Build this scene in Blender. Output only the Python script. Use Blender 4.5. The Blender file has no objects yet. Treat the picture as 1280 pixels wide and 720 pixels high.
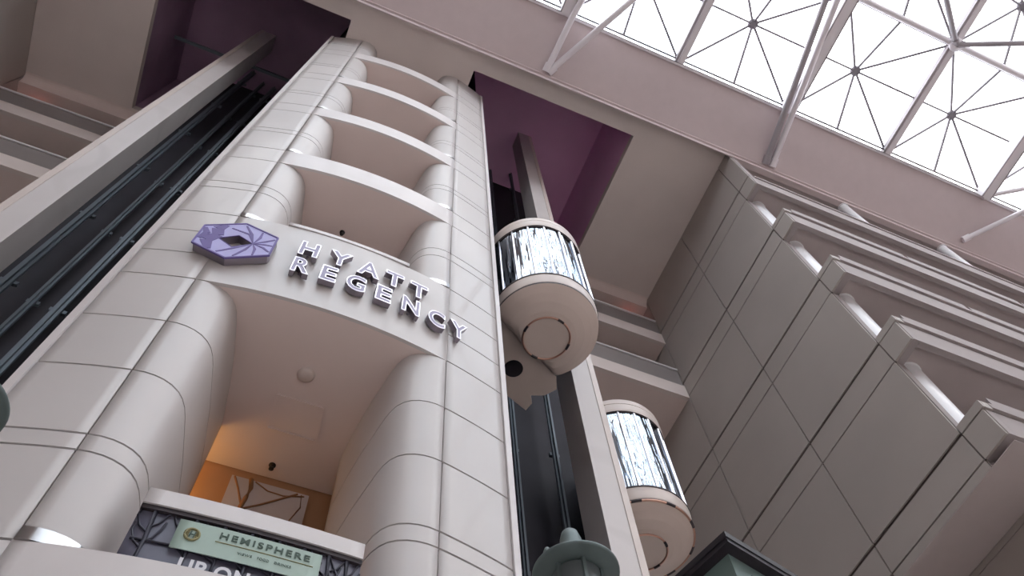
import bpy, bmesh, math
from mathutils import Vector, Matrix
S = 25.0          # metres per unit of the plan (alcove ceiling height above the eye)
EYE = 1.6
C = bpy.context.scene.collection
R = math.radians
def W(x, y, z): return Vector((S * x, S * y, EYE + S * z))
ZF = -EYE / S     # floor level in plan units

# ------------------------------------------------------------------ materials
def mat(name, col, rough=.6, metal=0., spec=.4, noise=0., nscale=3., bump=0., emis=None, estr=0., coat=0., vein=None):
    m = bpy.data.materials.new(name); m.use_nodes = True
    nt = m.node_tree; b = nt.nodes['Principled BSDF']
    b.inputs['Roughness'].default_value = rough; b.inputs['Metallic'].default_value = metal
    b.inputs['Specular IOR Level'].default_value = spec; b.inputs['Coat Weight'].default_value = coat
    b.inputs['Base Color'].default_value = (*col, 1)
    tc = nt.nodes.new('ShaderNodeTexCoord')
    n = nt.nodes.new('ShaderNodeTexNoise'); n.inputs['Scale'].default_value = nscale; n.inputs['Detail'].default_value = 4
    nt.links.new(tc.outputs['Object'], n.inputs['Vector'])
    if noise > 0:
        r = nt.nodes.new('ShaderNodeValToRGB')
        r.color_ramp.elements[0].position = .3; r.color_ramp.elements[1].position = .7
        r.color_ramp.elements[0].color = (*[c * (1 - noise) for c in col], 1)
        r.color_ramp.elements[1].color = (*[min(1, c * (1 + noise)) for c in col], 1)
        nt.links.new(n.outputs['Fac'], r.inputs['Fac'])
        out = r.outputs['Color']
        if vein:
            v = nt.nodes.new('ShaderNodeTexWave'); v.inputs['Scale'].default_value = .16; v.inputs['Distortion'].default_value = 14
            v.inputs['Detail'].default_value = 3; v.bands_direction = 'DIAGONAL'
            nt.links.new(tc.outputs['Object'], v.inputs['Vector'])
            rr = nt.nodes.new('ShaderNodeValToRGB'); rr.color_ramp.elements[0].color = (1, 1, 1, 1); rr.color_ramp.elements[0].position = .0
            rr.color_ramp.elements[1].position = .06; rr.color_ramp.elements[1].color = (0, 0, 0, 1)
            nt.links.new(v.outputs['Fac'], rr.inputs['Fac'])
            mx = nt.nodes.new('ShaderNodeMix'); mx.data_type = 'RGBA'
            nt.links.new(rr.outputs['Color'], mx.inputs['Factor']); nt.links.new(out, mx.inputs[6]); mx.inputs[7].default_value = (*vein, 1)
            out = mx.outputs[2]
        nt.links.new(out, b.inputs['Base Color'])
    if bump > 0:
        bp = nt.nodes.new('ShaderNodeBump'); bp.inputs['Strength'].default_value = bump; bp.inputs['Distance'].default_value = .02
        nt.links.new(n.outputs['Fac'], bp.inputs['Height']); nt.links.new(bp.outputs['Normal'], b.inputs['Normal'])
    if emis:
        b.inputs['Emission Color'].default_value = (*emis, 1); b.inputs['Emission Strength'].default_value = estr
    return m
def glass(name, tint, refl=.08, rough=.02, rcol=(1, 1, 1), streak=False):
    m = bpy.data.materials.new(name); m.use_nodes = True; nt = m.node_tree; nt.nodes.clear()
    o = nt.nodes.new('ShaderNodeOutputMaterial'); t = nt.nodes.new('ShaderNodeBsdfTransparent'); t.inputs['Color'].default_value = (*tint, 1)
    g = nt.nodes.new('ShaderNodeBsdfGlossy'); g.inputs['Roughness'].default_value = rough; g.inputs['Color'].default_value = (*rcol, 1)
    if streak:
        tc = nt.nodes.new('ShaderNodeTexCoord'); mp = nt.nodes.new('ShaderNodeMapping'); mp.inputs['Scale'].default_value = (2.6, 2.6, .22)
        nz = nt.nodes.new('ShaderNodeTexNoise'); nz.inputs['Scale'].default_value = 1.3; nz.inputs['Detail'].default_value = 3
        bp = nt.nodes.new('ShaderNodeBump'); bp.inputs['Strength'].default_value = .9; bp.inputs['Distance'].default_value = .16
        nt.links.new(tc.outputs['Object'], mp.inputs[0]); nt.links.new(mp.outputs[0], nz.inputs['Vector']); nt.links.new(nz.outputs['Fac'], bp.inputs['Height']); nt.links.new(bp.outputs[0], g.inputs['Normal'])
    f = nt.nodes.new('ShaderNodeFresnel'); f.inputs['IOR'].default_value = 1.5
    a = nt.nodes.new('ShaderNodeMath'); a.operation = 'ADD'; a.inputs[1].default_value = refl; a.use_clamp = True
    nt.links.new(f.outputs[0], a.inputs[0])
    x = nt.nodes.new('ShaderNodeMixShader'); nt.links.new(a.outputs[0], x.inputs[0]); nt.links.new(t.outputs[0], x.inputs[1]); nt.links.new(g.outputs[0], x.inputs[2])
    nt.links.new(x.outputs[0], o.inputs['Surface']); return m
M = {
 'slope': mat('pinkish_sloped_plaster', (.56, .475, .475), .85, noise=.02),
 'tower': mat('cream_cast_panel', (.56, .53, .52), .45, noise=.03, nscale=.7, coat=.12),
 'plaster': mat('pale_plaster', (.70, .62, .59), .8, noise=.02, nscale=1.2),
 'soffit': mat('soffit_plaster', (.72, .61, .575), .85, noise=.03, nscale=.8),
 'wall': mat('taupe_wall_panel', (.40, .36, .335), .6, noise=.04, nscale=.6),
 'band': mat('white_painted_band', (.66, .625, .62), .45, noise=.02, coat=.1),
 'grout': mat('dark_joint', (.11, .09, .085), .9),
 'softgrout': mat('grey_joint', (.24, .205, .20), .9),
 'void2': mat('flare_pink_lining', (.80, .46, .70), .8, noise=.1, nscale=.3),  # right opening: pink cast of the lens flare painted into the lining colour
 'void': mat('flare_tinted_shaft_lining', (.38, .25, .36), .8, noise=.25, nscale=.4),  # left opening: purple tint of the flare put into the base colour
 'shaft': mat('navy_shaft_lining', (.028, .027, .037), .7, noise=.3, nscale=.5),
 'rail_steel': mat('blue_grey_guide_rail', (.16, .19, .22), .5, .3),
 'marble': mat('veined_column_stone', (.57, .53, .52), .45, noise=.05, nscale=.5, vein=(.54, .50, .49)),
 'colwhite': mat('white_round_column', (.78, .77, .79), .35, coat=.2),
 'steel': mat('pale_roof_steel', (.80, .76, .79), .45, .1),
 'dsteel': mat('grey_roof_steel', (.38, .35, .37), .5, .3),
 'spoke': mat('glazing_bar_grey', (.20, .18, .20), .6),
 'skyglass': glass('skylight_glass', (.97, .98, 1), .02),
 'balglass': mat('grey_balustrade_glass', (.26, .235, .23), .3, spec=.5),
 'cabglass': glass('cab_window_glass', (.20, .22, .26), .02, .03, (.34, .38, .43), True),
 'wineglass': mat('smoked_balustrade_glass', (.115, .115, .16), .35, spec=.4, noise=.4, nscale=1.6),
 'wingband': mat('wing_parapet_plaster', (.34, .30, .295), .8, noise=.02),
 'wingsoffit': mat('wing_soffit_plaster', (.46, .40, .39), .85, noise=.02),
 'polished': mat('polished_collar_metal', (.58, .57, .57), .28, 1.),
 'slate': mat('dark_slate_print', (.035, .035, .055), .5),
 'cream': mat('cab_cream_shell', (.60, .52, .48), .45, noise=.02, coat=.15),
 'cabunder': mat('cab_underside', (.62, .52, .47), .55, noise=.02),
 'copper': mat('copper_ring', (.56, .34, .27), .3, 1.),
 'dark': mat('dark_gasket', (.05, .04, .045), .6),
 'black': mat('near_black_metal', (.018, .014, .02), .5),
 'interior': mat('cab_interior_wall', (.10, .09, .09), .5, noise=.3, nscale=2.),
 'chrome': mat('brushed_chrome', (.70, .68, .74), .3, 1.),
 'lettergrey': mat('letter_side_metal', (.30, .27, .31), .35, .9),
 'lilac': mat('lilac_mosaic', (.46, .44, .76), .5, spec=.2, noise=.10, nscale=2.),
 'violet': mat('violet_mosaic', (.15, .11, .34), .5, spec=.2),
 'letterface': mat('grey_lilac_letter_face', (.30, .28, .38), .5, .2, spec=.3),
 'mint': mat('mint_banner', (.36, .47, .41), .5, noise=.06, nscale=1.5),
 'ink': mat('dark_green_ink', (.035, .07, .05), .6),
 'gold': mat('olive_gold_print', (.28, .26, .13), .6),
 'whiteprint': mat('white_vinyl', (.72, .72, .76), .6),
 'amber': mat('amber_wallcovering', (.42, .235, .13), .7, noise=.12, nscale=.9),
 'art': mat('frosted_art_panel', (.52, .46, .44), .5, noise=.08, nscale=2.),
 'artline': mat('bronze_art_line', (.30, .15, .07), .5),
 'lampgreen': mat('grey_green_lamp_metal', (.125, .165, .165), .5, .2, noise=.1, nscale=6),
 'teal': mat('teal_painted_frame', (.15, .22, .21), .45, noise=.08, nscale=3),
 'darkglass': mat('dark_kiosk_glass', (.035, .04, .045), .15),
 'frost': mat('frosted_lamp_lens', (.10, .12, .125), .4),
 'floor': mat('beige_stone_floor', (.66, .60, .56), .4, noise=.08, nscale=.6),
 'rearwall': mat('atrium_wall_plaster', (.66, .60, .58), .8, noise=.03),
 'redled': mat('red_led', (.8, .1, .08), .4, emis=(1, .25, .2), estr=14),
 'sprink': mat('sprinkler_metal', (.03, .025, .025), .5, .4),
 'warmlens': mat('lamp_lens', (.9, .7, .4), .4, emis=(1, .62, .25), estr=3.),
}

# ------------------------------------------------------------------ mesh builder (world metres)
class MB:
    def __init__(s): s.v = []; s.f = []; s.mi = []; s.sm = []
    def add(s, vs, fs, mi=0, smooth=False):
        o = len(s.v); s.v += [Vector(v) for v in vs]
        for f in fs: s.f.append([i + o for i in f]); s.mi.append(mi); s.sm.append(smooth)
    def box(s, x0, x1, y0, y1, z0, z1, mi=0):           # plan units
        p = [W(x, y, z) for z in (z0, z1) for y in (y0, y1) for x in (x0, x1)]
        s.add(p, [(0, 2, 3, 1), (4, 5, 7, 6), (0, 1, 5, 4), (2, 6, 7, 3), (0, 4, 6, 2), (1, 3, 7, 5)], mi)
    def prism(s, pts, z0, z1, mi=0, smooth=False):      # plan polygon counter-clockwise, plan units
        n = len(pts)
        a = [W(x, y, z0) for x, y in pts]; b = [W(x, y, z1) for x, y in pts]
        s.add(a + b, [tuple(reversed(range(n))), tuple(range(n, 2 * n))], mi)
        s.add(a + b, [(i, (i + 1) % n, n + (i + 1) % n, n + i) for i in range(n)], mi, smooth)
    def hexa(s, p, mi=0):                                # 8 world points, bottom 4 ccw then top 4
        s.add(p, [(3, 2, 1, 0), (4, 5, 6, 7), (0, 1, 5, 4), (1, 2, 6, 5), (2, 3, 7, 6), (3, 0, 4, 7)], mi)
    def bar(s, a, b, w, h=None, mi=0, up=Vector((0, 0, 1))):   # world points, metres
        a = Vector(a); b = Vector(b); d = (b - a).normalized(); h = h or w
        x = d.cross(up)
        if x.length < 1e-4: x = d.cross(Vector((1, 0, 0)))
        x.normalize(); y = x.cross(d)
        q = [(-1, -1), (1, -1), (1, 1), (-1, 1)]
        s.hexa([a + x * i * w / 2 + y * j * h / 2 for i, j in q] + [b + x * i * w / 2 + y * j * h / 2 for i, j in q], mi)
    def tube(s, pts, r, n=10, mi=0, closed=False):
        pts = [Vector(p) for p in pts]; k = len(pts); vs = []
        for i, p in enumerate(pts):
            d = (pts[(i + 1) % k] - pts[i - 1]) if closed else (pts[min(i + 1, k - 1)] - pts[max(i - 1, 0)])
            d.normalize(); x = d.cross(Vector((0, 0, 1)))
            if x.length < 1e-3: x = d.cross(Vector((0, 1, 0)))
            x.normalize(); y = x.cross(d)
            for j in range(n):
                t = 2 * math.pi * j / n; vs.append(p + x * r * math.cos(t) + y * r * math.sin(t))
        fs = [(i * n + j, i * n + (j + 1) % n, ((i + 1) % k) * n + (j + 1) % n, ((i + 1) % k) * n + j) for i in range(k if closed else k - 1) for j in range(n)]
        s.add(vs, fs, mi, True)
        if not closed: s.add(vs, [tuple(reversed(range(n))), tuple(range((k - 1) * n, k * n))], mi)
    def lathe(s, c, prof, n=40, mi=0, cap=True):         # c world, prof [(r, z)] metres
        c = Vector(c); vs = []
        for r, z in prof:
            for j in range(n):
                t = 2 * math.pi * j / n; vs.append(c + Vector((r * math.cos(t), r * math.sin(t), z)))
        fs = [(i * n + j, i * n + (j + 1) % n, (i + 1) * n + (j + 1) % n, (i + 1) * n + j) for i in range(len(prof) - 1) for j in range(n)]
        s.add(vs, fs, mi, True)
        if cap: s.add(vs, [tuple(reversed(range(n))), tuple(range((len(prof) - 1) * n, len(prof) * n))], mi)
    def build(s, name, mats, parent=None, matrix=None):
        me = bpy.data.meshes.new(name); off = Vector((0, 0, 0)); p = parent
        while p is not None: off = off + p.location; p = p.parent
        vs = [(matrix @ v if matrix else v) - off for v in s.v]
        me.from_pydata(vs, [], s.f)
        for m in (mats if isinstance(mats, (list, tuple)) else [mats]): me.materials.append(m)
        for i, p in enumerate(me.polygons): p.material_index = s.mi[i]; p.use_smooth = s.sm[i]
        me.update()
        o = bpy.data.objects.new(name, me); C.objects.link(o)
        if parent is not None: o.parent = parent
        return o
def tag(o, label, cat, group=None):
    o['label'] = label; o['category'] = cat
    if group: o['group'] = group
    return o
def thing(name, loc, label, cat, group=None):
    o = bpy.data.objects.new(name, None); C.objects.link(o); o.location = loc; o.empty_display_size = .2
    return tag(o, label, cat, group)
def struct(mb, name, mats, label=None):
    o = mb.build(name, mats); o['kind'] = 'structure'
    if label: o['label'] = label; o['category'] = name.split('_')[0].split('.')[0]
    return o
def copy_tree(o, parent=None):
    c = o.copy(); C.objects.link(c)
    if parent is not None: c.parent = parent
    for ch in list(o.children): copy_tree(ch, c)
    return c
def sub(mb_pts): return mb_pts

# ------------------------------------------------------------------ the arc the tower front lies on
CX, CY, RA = .0046, .487, .30
def pol(th, r): return (CX + r * math.sin(th), CY - r * math.cos(th))
THS, THE = math.asin(.0602 / RA), math.asin(.0958 / RA)
def arc_poly(t0, t1, r_out, r_in, n):
    a = [pol(t0 + (t1 - t0) * i / n, r_out) for i in range(n + 1)]
    b = [pol(t1 + (t0 - t1) * i / n, r_in) for i in range(n + 1)]
    return a + b
HB = [.1300, .173, .3376, .4167, .515, .5415, .6433, .6664, .7665, .7905, .893, .9185, 1.0]
BANDS = [(.135, .173), (.3376, .4167), (.515, .5415), (.6433, .6664), (.7665, .7905), (.893, .9185)]
JO = [ZF, -.02, .03, .08, .1335, .173, .2125, .2207, .2599, .2976, .3376, .364, .390, .4167, .4565, .4674, .515, .5415, .581, .590, .6433, .6664, .704, .713, .7665, .7905, .829, .838, .893, .9185, .955, 1.0]
G = .0005

# tower shafts (left and right of the balconies): curved cast panels over dark joints
def shaft_side(sg, name, label):
    mb = MB()
    t0, t1 = (THS, THE) if sg > 0 else (-THE, -THS)
    mb.prism(arc_poly(t0, t1, RA - .0012, RA - .009, 8), ZF, 1.0, 1, True)
    te0, te1 = (THS + .0022, THE - .0122) if sg > 0 else (-THE + .0122, -THS - .0022)
    for a, b in zip(JO[:-1], JO[1:]):
        mb.prism(arc_poly(te0, te1, RA, RA - .0012, 8), a + G, b - G, 0, True)
    ts0, ts1 = (THE - .011, THE) if sg > 0 else (-THE, -THE + .011)
    mb.prism(arc_poly(ts0, ts1, RA + .0008, RA - .010, 1), ZF, 1.0, 2)
    # return wall running back to the lobby
    x0, y0 = pol(sg * (THE - .02), RA - .008)
    mb.box(min(x0, x0 - sg * .006), max(x0, x0 - sg * .006), y0, .35, ZF, 1.0, 0)
    return struct(mb, name, [M['tower'], M['softgrout'], M['band']], label)
shaft_side(-1, 'wall_tower_left', 'pale curved panel wall with fine joints between the emblem and dark shaft')
shaft_side(1, 'wall_tower_right', 'pale curved panel wall with fine joints between round jamb and glass elevators')

# rounded jambs
PROF = [(.0602, .1931), (.0562, .1926), (.0525, .1927), (.0490, .1934), (.0458, .1947), (.0430, .1967), (.0408, .1995), (.0392, .2030), (.0380, .2075), (.0366, .215), (.0342, .2285), (.0322, .244), (.0306, .262), (.0304, .268), (.0602, .268)]
def offset(prof, d):
    out = []
    n = len(prof)
    for i, (x, y) in enumerate(prof):
        if i >= n - 1: out.append((x, y - d)); continue
        a = prof[max(i - 1, 0)]; b = prof[min(i + 1, n - 2)]
        dx, dy = b[0] - a[0], b[1] - a[1]; l = math.hypot(dx, dy)
        out.append((x + dy / l * d * -1 * -1 if False else x - dy / l * -d, y - dx / l * d))
    return out
def jamb(sg, name, label):
    mb = MB()
    def pl(pr):
        q = [(CX + sg * x, y) for x, y in pr]
        return q if sg < 0 else list(reversed(q))
    core = offset(PROF, .0009)
    def isccw(q): return sum(q[i][0] * q[(i + 1) % len(q)][1] - q[(i + 1) % len(q)][0] * q[i][1] for i in range(len(q))) > 0
    def fix(q): return q if isccw(q) else list(reversed(q))
    mb.prism(fix(pl(core)), ZF, 1.0, 1, True)
    jo = [z for z in JO if z not in (.364, .390)]
    for a, b in zip(jo[:-1], jo[1:]):
        mb.prism(fix(pl(PROF)), a + G * .8, b - G * .8, 0, True)
    return struct(mb, name, [M['tower'], M['softgrout']], label)
jamb(-1, 'wall_jamb_left', 'rounded cream jamb beside the orange lit wall')
jamb(1, 'wall_jamb_right', 'rounded cream jamb beside the glass elevators')
# polished collars where the rounded jambs meet each balcony edge
k_t = 10
for sg in (-1, 1):
    for zt_ in (.173, .4167, .5415, .6664, .7905):
        op = offset(PROF, -.0007)[:6]; ip = PROF[:6]
        q = [(CX + sg * x, y) for x, y in op] + [(CX + sg * x, y) for x, y in reversed(ip)]
        a_ = sum(q[i][0] * q[(i + 1) % len(q)][1] - q[(i + 1) % len(q)][0] * q[i][1] for i in range(len(q)))
        mb = MB(); mb.prism(q if a_ > 0 else q[::-1], zt_ + .0002, zt_ + .0050, 0, True); struct(mb, 'trim_%d' % k_t, M['polished']); k_t += 1
# rooms behind the balconies
mb = MB()
mb.box(CX - .084, CX + .084, .292, .298, ZF, 1.0); mb.box(CX - .084, CX - .080, .268, .292, ZF, 1.0); mb.box(CX + .080, CX + .084, .268, .292, ZF, 1.0)
struct(mb, 'wall_lobby', M['amber'])

# ------------------------------------------------------------------ tower balconies
def balcony(i, b, t, label):
    base = W(CX, .187, b)
    o = thing('balcony', base, label, 'balcony', 'curved balconies stacked up the tower')
    mb = MB(); k = .0004
    mb.prism(arc_poly(-THS - .0018, THS + .0018, RA + (.0 if i else .0), RA - .0018, 26), b, t, 0, True)
    mb.build('fascia', M['band' if i != 1 else 'tower'], o)
    mb = MB()
    pts = [pol(-.17 + .34 * j / 20, RA - .0018) for j in range(21)] + [(CX + .0395, .2030), (CX + .031, .262), (CX + .031, .268), (CX + .0798, .268), (CX + .0798, .2915), (CX - .0798, .2915), (CX - .0798, .268), (CX - .031, .268), (CX - .031, .262), (CX - .0395, .2030)]
    mb.prism(pts, b, min(t, b + .024) if i != 1 else t, 0)
    mb.build('slab', M['soffit'], o)
    if i >= 2:
        mb = MB()
        mb.tube([W(*pol(-.13 + .26 * j / 16, RA - .004), t + .004) for j in range(17)], .035, 8)
        mb.build('handrail', M['band'], o)
    return o
BL = ['pale curved balcony under the green banner, lowest on the tower', 'tall pale curved balcony front carrying the metal letters',
      'curved white balcony edge directly above the metal letters', 'curved white balcony edge, second above the metal letters',
      'curved white balcony edge, third above the metal letters', 'curved white balcony edge closest under the flat ceiling']
BO = [balcony(i, b, t, BL[i]) for i, (b, t) in enumerate(BANDS)]
# rail strips on the two lower balconies
mb = MB()
xs = [-.0302 + .0694 * j / 14 for j in range(15)]
def yr(x, y0=.1925, bow=.0012): return y0 + bow * ((x - CX) / .0347) ** 2
def strip(mb, y0, th, z0, z1, bow=.0012, mi=0):
    a = [(x, yr(x, y0, bow)) for x in xs]; b = [(x, yr(x, y0 + th, bow)) for x in reversed(xs)]
    mb.prism(a + b, z0, z1, mi, True)
strip(mb, .1905, .004, .1972, .2036); mb_cap = mb.build('handrail', M['band'], BO[0])
mb = MB(); strip(mb, .1912, .0028, .1955, .1972); mb.build('rail_groove', M['dark'], BO[0])
mb = MB(); strip(mb, .1925, .0008, .173, .1955); gl = mb.build('glass_panel', M['wineglass'], BO[0])
gl['label'] = 'smoky dark balustrade glass with bare tree pattern'
# tree-like etched lines on the balustrade glass
mb = MB()
import random
random.seed(4)
def gp(x, z, d=.0004): return W(x, yr(x, .1925) - d, z)
for x0, h in ((-.0255, 1), (-.0130, .8), (-.0045, 1), (.004, .9), (.0125, .9), (.0205, 1), (.0285, 1), (.0345, .8)):
    mb.tube([gp(x0, .1735), gp(x0 + .0004, .184), gp(x0, .1955)], .018, 6)
    for s_, z0 in ((-1, .181), (1, .183), (-1, .187), (1, .189)):
        L_ = .004 + .003 * random.random()
        mb.tube([gp(x0, z0), gp(x0 + s_ * L_ * .5, z0 + .002), gp(x0 + s_ * L_ * .85, z0 + .006), gp(max(-.0295, x0 + s_ * L_), min(.1954, z0 + .009))], .009, 5)
mb.tube([gp(-.029, .1838), gp(-.018, .184), gp(-.006, .183), gp(.01, .184), (gp(.025, .183)), gp(.038, .184)], .012, 5)
mb.build('tree_tracery', M['slate'], gl)
# sign balcony cap
mb = MB(); strip(mb, .1866, .0035, .4172, .4205, .0016); mb.build('handrail', M['band'], BO[1])
mb = MB(); strip(mb, .1875, .0025, .4167, .4172, .0016); mb.build('rail_groove', M['dark'], BO[1])

# ------------------------------------------------------------------ text helper
def text_mesh(txt, depth, bevel=0., bold=0., space=1., fill='BOTH'):
    cu = bpy.data.curves.new('glyph', 'FONT'); cu.body = txt; cu.size = 1.; cu.extrude = depth / 2; cu.bevel_depth = bevel; cu.offset = bold; cu.resolution_u = 4; cu.space_character = space; cu.fill_mode = fill
    o = bpy.data.objects.new('glyph', cu); C.objects.link(o)
    dg = bpy.context.evaluated_depsgraph_get(); dg.update()
    me = bpy.data.meshes.new_from_object(o.evaluated_get(dg)); C.objects.unlink(o); bpy.data.objects.remove(o)
    vs = [v.co.copy() for v in me.vertices]; fs = [tuple(p.vertices) for p in me.polygons]
    x0 = min(v.x for v in vs); x1 = max(v.x for v in vs); y0 = min(v.y for v in vs); y1 = max(v.y for v in vs)
    me_faces_n = [p.normal.copy() for p in me.polygons]
    bpy.data.meshes.remove(me)
    return [Vector(((v.x - x0) / (x1 - x0), (v.y - y0) / (y1 - y0), v.z)) for v in vs], fs, (x1 - x0) / (y1 - y0), me_faces_n
# metal letters: each one a thing standing off the curved parapet
def letter(ch, th, z0, z1, wdeg, label, grp):
    vs, fs, asp, nm = text_mesh(ch, 1., 0., .028)
    th = R(th); wid = R(wdeg) * .304 * S; hei = (z1 - z0) * S; dep = .0032 * S
    px, py = pol(th, .3008); base = W(px, py, z0)
    t = Vector((math.cos(th), math.sin(th), 0)); n = Vector((math.sin(th), -math.cos(th), 0))
    mb = MB()
    out = [base + t * (v.x - .5) * wid + Vector((0, 0, v.y * hei)) + n * (v.z + .5) * dep for v in vs]
    mb.v = out; mb.f = [list(f) for f in fs]; mb.mi = [0 if q.z > .5 else 1 for q in nm]; mb.sm = [False] * len(fs)
    o = thing('sign_letter', base, label, 'letter', grp)
    mb.build('letter_body', [M['letterface'], M['lettergrey']], o)
    vs, fs, asp, nm = text_mesh(ch, 0., .022, .028, 1., 'NONE')
    eb_ = MB(); eb_.v = [base + t * (v.x - .5) * wid * 1.03 + Vector((0, 0, v.y * hei * 1.03 - .01)) + n * (dep + v.z * .25) for v in vs]; eb_.f = [list(f) for f in fs]; eb_.mi = [0] * len(fs); eb_.sm = [True] * len(fs)
    eb_.build('chrome_edge', M['chrome'], o)
    for dz in (.3, .7):
        pb = MB(); pb.bar(base + Vector((0, 0, hei * dz)) - n * .019, base + Vector((0, 0, hei * dz)) + n * .01, .03); pb.build('stand_off', M['lettergrey'], o)
g1, g2 = 'metal letters in the upper row of the sign', 'metal letters in the lower row of the sign'
for ch, th, lb, w in (('H', -3.57, 'metal letter H, first of the upper row', 1.85), ('Y', -.5, 'metal letter Y in the upper row of the sign', 2.2), ('A', 2.42, 'metal letter A, the only A in the sign', 2.25),
                   ('T', 5.1, 'metal letter T directly after the A in the upper row', 1.95), ('T', 7.78, 'metal letter T ending the upper row of the sign', 2.0)):
    letter(ch, th, .3782, .3940, w, lb, g1)
for ch, th, lb, w in (('R', -3.66, 'metal letter R beginning the lower row', 1.7), ('E', -1.08, 'metal letter E between R and G', 1.55), ('G', 1.55, 'metal letter G in the lower row of the sign', 1.9),
                   ('E', 4.33, 'metal letter E between G and N', 1.6), ('N', 7.15, 'metal letter N in the lower row of the sign', 1.85), ('C', 9.95, 'metal letter C in the lower row of the sign', 1.85), ('Y', 12.45, 'metal letter Y ending the lower row of the sign', 2.0)):
    letter(ch, th, .3580, .3738, w, lb, g2)
# hexagonal emblem
EMZ = .3545; eth = R(-10.1); ex, ey = pol(eth, .3002); eb = W(ex, ey, EMZ)
et = Vector((math.cos(eth), math.sin(eth), 0)); en = Vector((math.sin(eth), -math.cos(eth), 0))
em = thing('hexagon_emblem', eb, 'lilac and violet hexagon emblem with a diamond opening', 'emblem')
def ep(u, w, d): return eb + et * u + Vector((0, 0, w)) + en * d     # u metres sideways, w up from the lower tip
HW, HH = .0181 * S, .0434 * S
hexv = [(0, 0), (HW, HH * .25), (HW, HH * .75), (0, HH), (-HW, HH * .75), (-HW, HH * .25)]
dia = [(.0, .30 * HH), (.0083 * S, .475 * HH), (0, .64 * HH), (-.0083 * S, .475 * HH)]
def ring(mb, outer, inner, d0, d1, mi_face, mi_side):
    n = 48
    def samp(poly, k):      # point at angle k from the centre of the diamond
        c = (0, .475 * HH); a = 2 * math.pi * k / n; dx, dy = math.cos(a), math.sin(a); best = None
        for i in range(len(poly)):
            p, q = poly[i], poly[(i + 1) % len(poly)]; exx, eyy = q[0] - p[0], q[1] - p[1]
            den = dx * eyy - dy * exx
            if abs(den) < 1e-9: continue
            t = ((p[0] - c[0]) * eyy - (p[1] - c[1]) * exx) / den; s_ = ((p[0] - c[0]) * dy - (p[1] - c[1]) * dx) / den
            if t > 0 and -1e-6 <= s_ <= 1 + 1e-6 and (best is None or t < best): best = t
        return (c[0] + dx * best, c[1] + dy * best)
    O = [samp(outer, k) for k in range(n)]; I = [samp(inner, k) for k in range(n)]
    vs = [ep(*p, d1) for p in O] + [ep(*p, d1) for p in I] + [ep(*p, d0) for p in O] + [ep(*p, d0) for p in I]
    for k in range(n):
        k2 = (k + 1) % n
        mb.add([vs[k], vs[k2], vs[n + k2], vs[n + k]], [(0, 1, 2, 3)], mi_face)
        mb.add([vs[2 * n + k], vs[2 * n + k2], vs[k2], vs[k]], [(0, 1, 2, 3)], mi_side)
        mb.add([vs[n + k], vs[n + k2], vs[3 * n + k2], vs[3 * n + k]], [(0, 1, 2, 3)], mi_side)
        mb.add([vs[2 * n + k2], vs[2 * n + k], vs[3 * n + k], vs[3 * n + k2]], [(0, 1, 2, 3)], mi_side)
mb = MB(); ring(mb, hexv, dia, .0, .0043 * S, 0, 1); ebod = mb.build('emblem_body', [M['lilac'], M['lettergrey']], em)
D1 = .0045 * S
mb = MB()
def ribbon(pts, w, mi=0):
    for a, b, wa, wb in zip(pts[:-1], pts[1:], w[:-1], w[1:]):
        d = Vector((b[0] - a[0], b[1] - a[1])); d.normalize(); nx, ny = -d.y, d.x
        q = [(a[0] + nx * wa / 2, a[1] + ny * wa / 2), (b[0] + nx * wb / 2, b[1] + ny * wb / 2), (b[0] - nx * wb / 2, b[1] - ny * wb / 2), (a[0] - nx * wa / 2, a[1] - ny * wa / 2)]
        for dd in (D1,): mb.add([ep(*p, dd) for p in q] + [ep(*p, .0036 * S) for p in q], [(0, 3, 2, 1), (0, 1, 5, 4), (1, 2, 6, 5), (2, 3, 7, 6), (3, 0, 4, 7)], mi)
u, h = HW, HH
fc = (.46 * u, .475 * h)      # rays spread from a point at the side of the diamond
for q in ((.05 * u, .93 * h), (.55 * u, .82 * h), (.95 * u, .68 * h), (.97 * u, .50 * h), (.95 * u, .33 * h), (.6 * u, .18 * h), (.15 * u, .08 * h), (-.3 * u, .12 * h), (-.28 * u, .8 * h)):
    mid = ((fc[0] + q[0]) / 2 + .05 * u, (fc[1] + q[1]) / 2 + .015 * h)
    if abs(q[0]) < .31 * u and .2 * h < q[1] < .85 * h: mid = (mid[0] + .1 * u, mid[1] + .06 * h)
    ribbon([fc, mid, q], [.008, .034, .022])
ribbon([(-.45 * u, .86 * h), (-.62 * u, .72 * h), (-.52 * u, .55 * h), (-.72 * u, .38 * h), (-.55 * u, .16 * h)], [.06, .15, .14, .15, .08])
ribbon([(-.95 * u, .70 * h), (-.82 * u, .55 * h), (-.93 * u, .40 * h)], [.05, .09, .05])
mb.build('mosaic_pattern', M['violet'], ebod)
mb = MB()
for i in range(6):
    a, b = hexv[i], hexv[(i + 1) % 6]; mb.bar(ep(*a, .0042 * S), ep(*b, .0042 * S), .022)
for i in range(4):
    a, b = dia[i], dia[(i + 1) % 4]; mb.bar(ep(*a, .0042 * S), ep(*b, .0042 * S), .012)
mb.build('rim', M['violet'], em)

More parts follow.
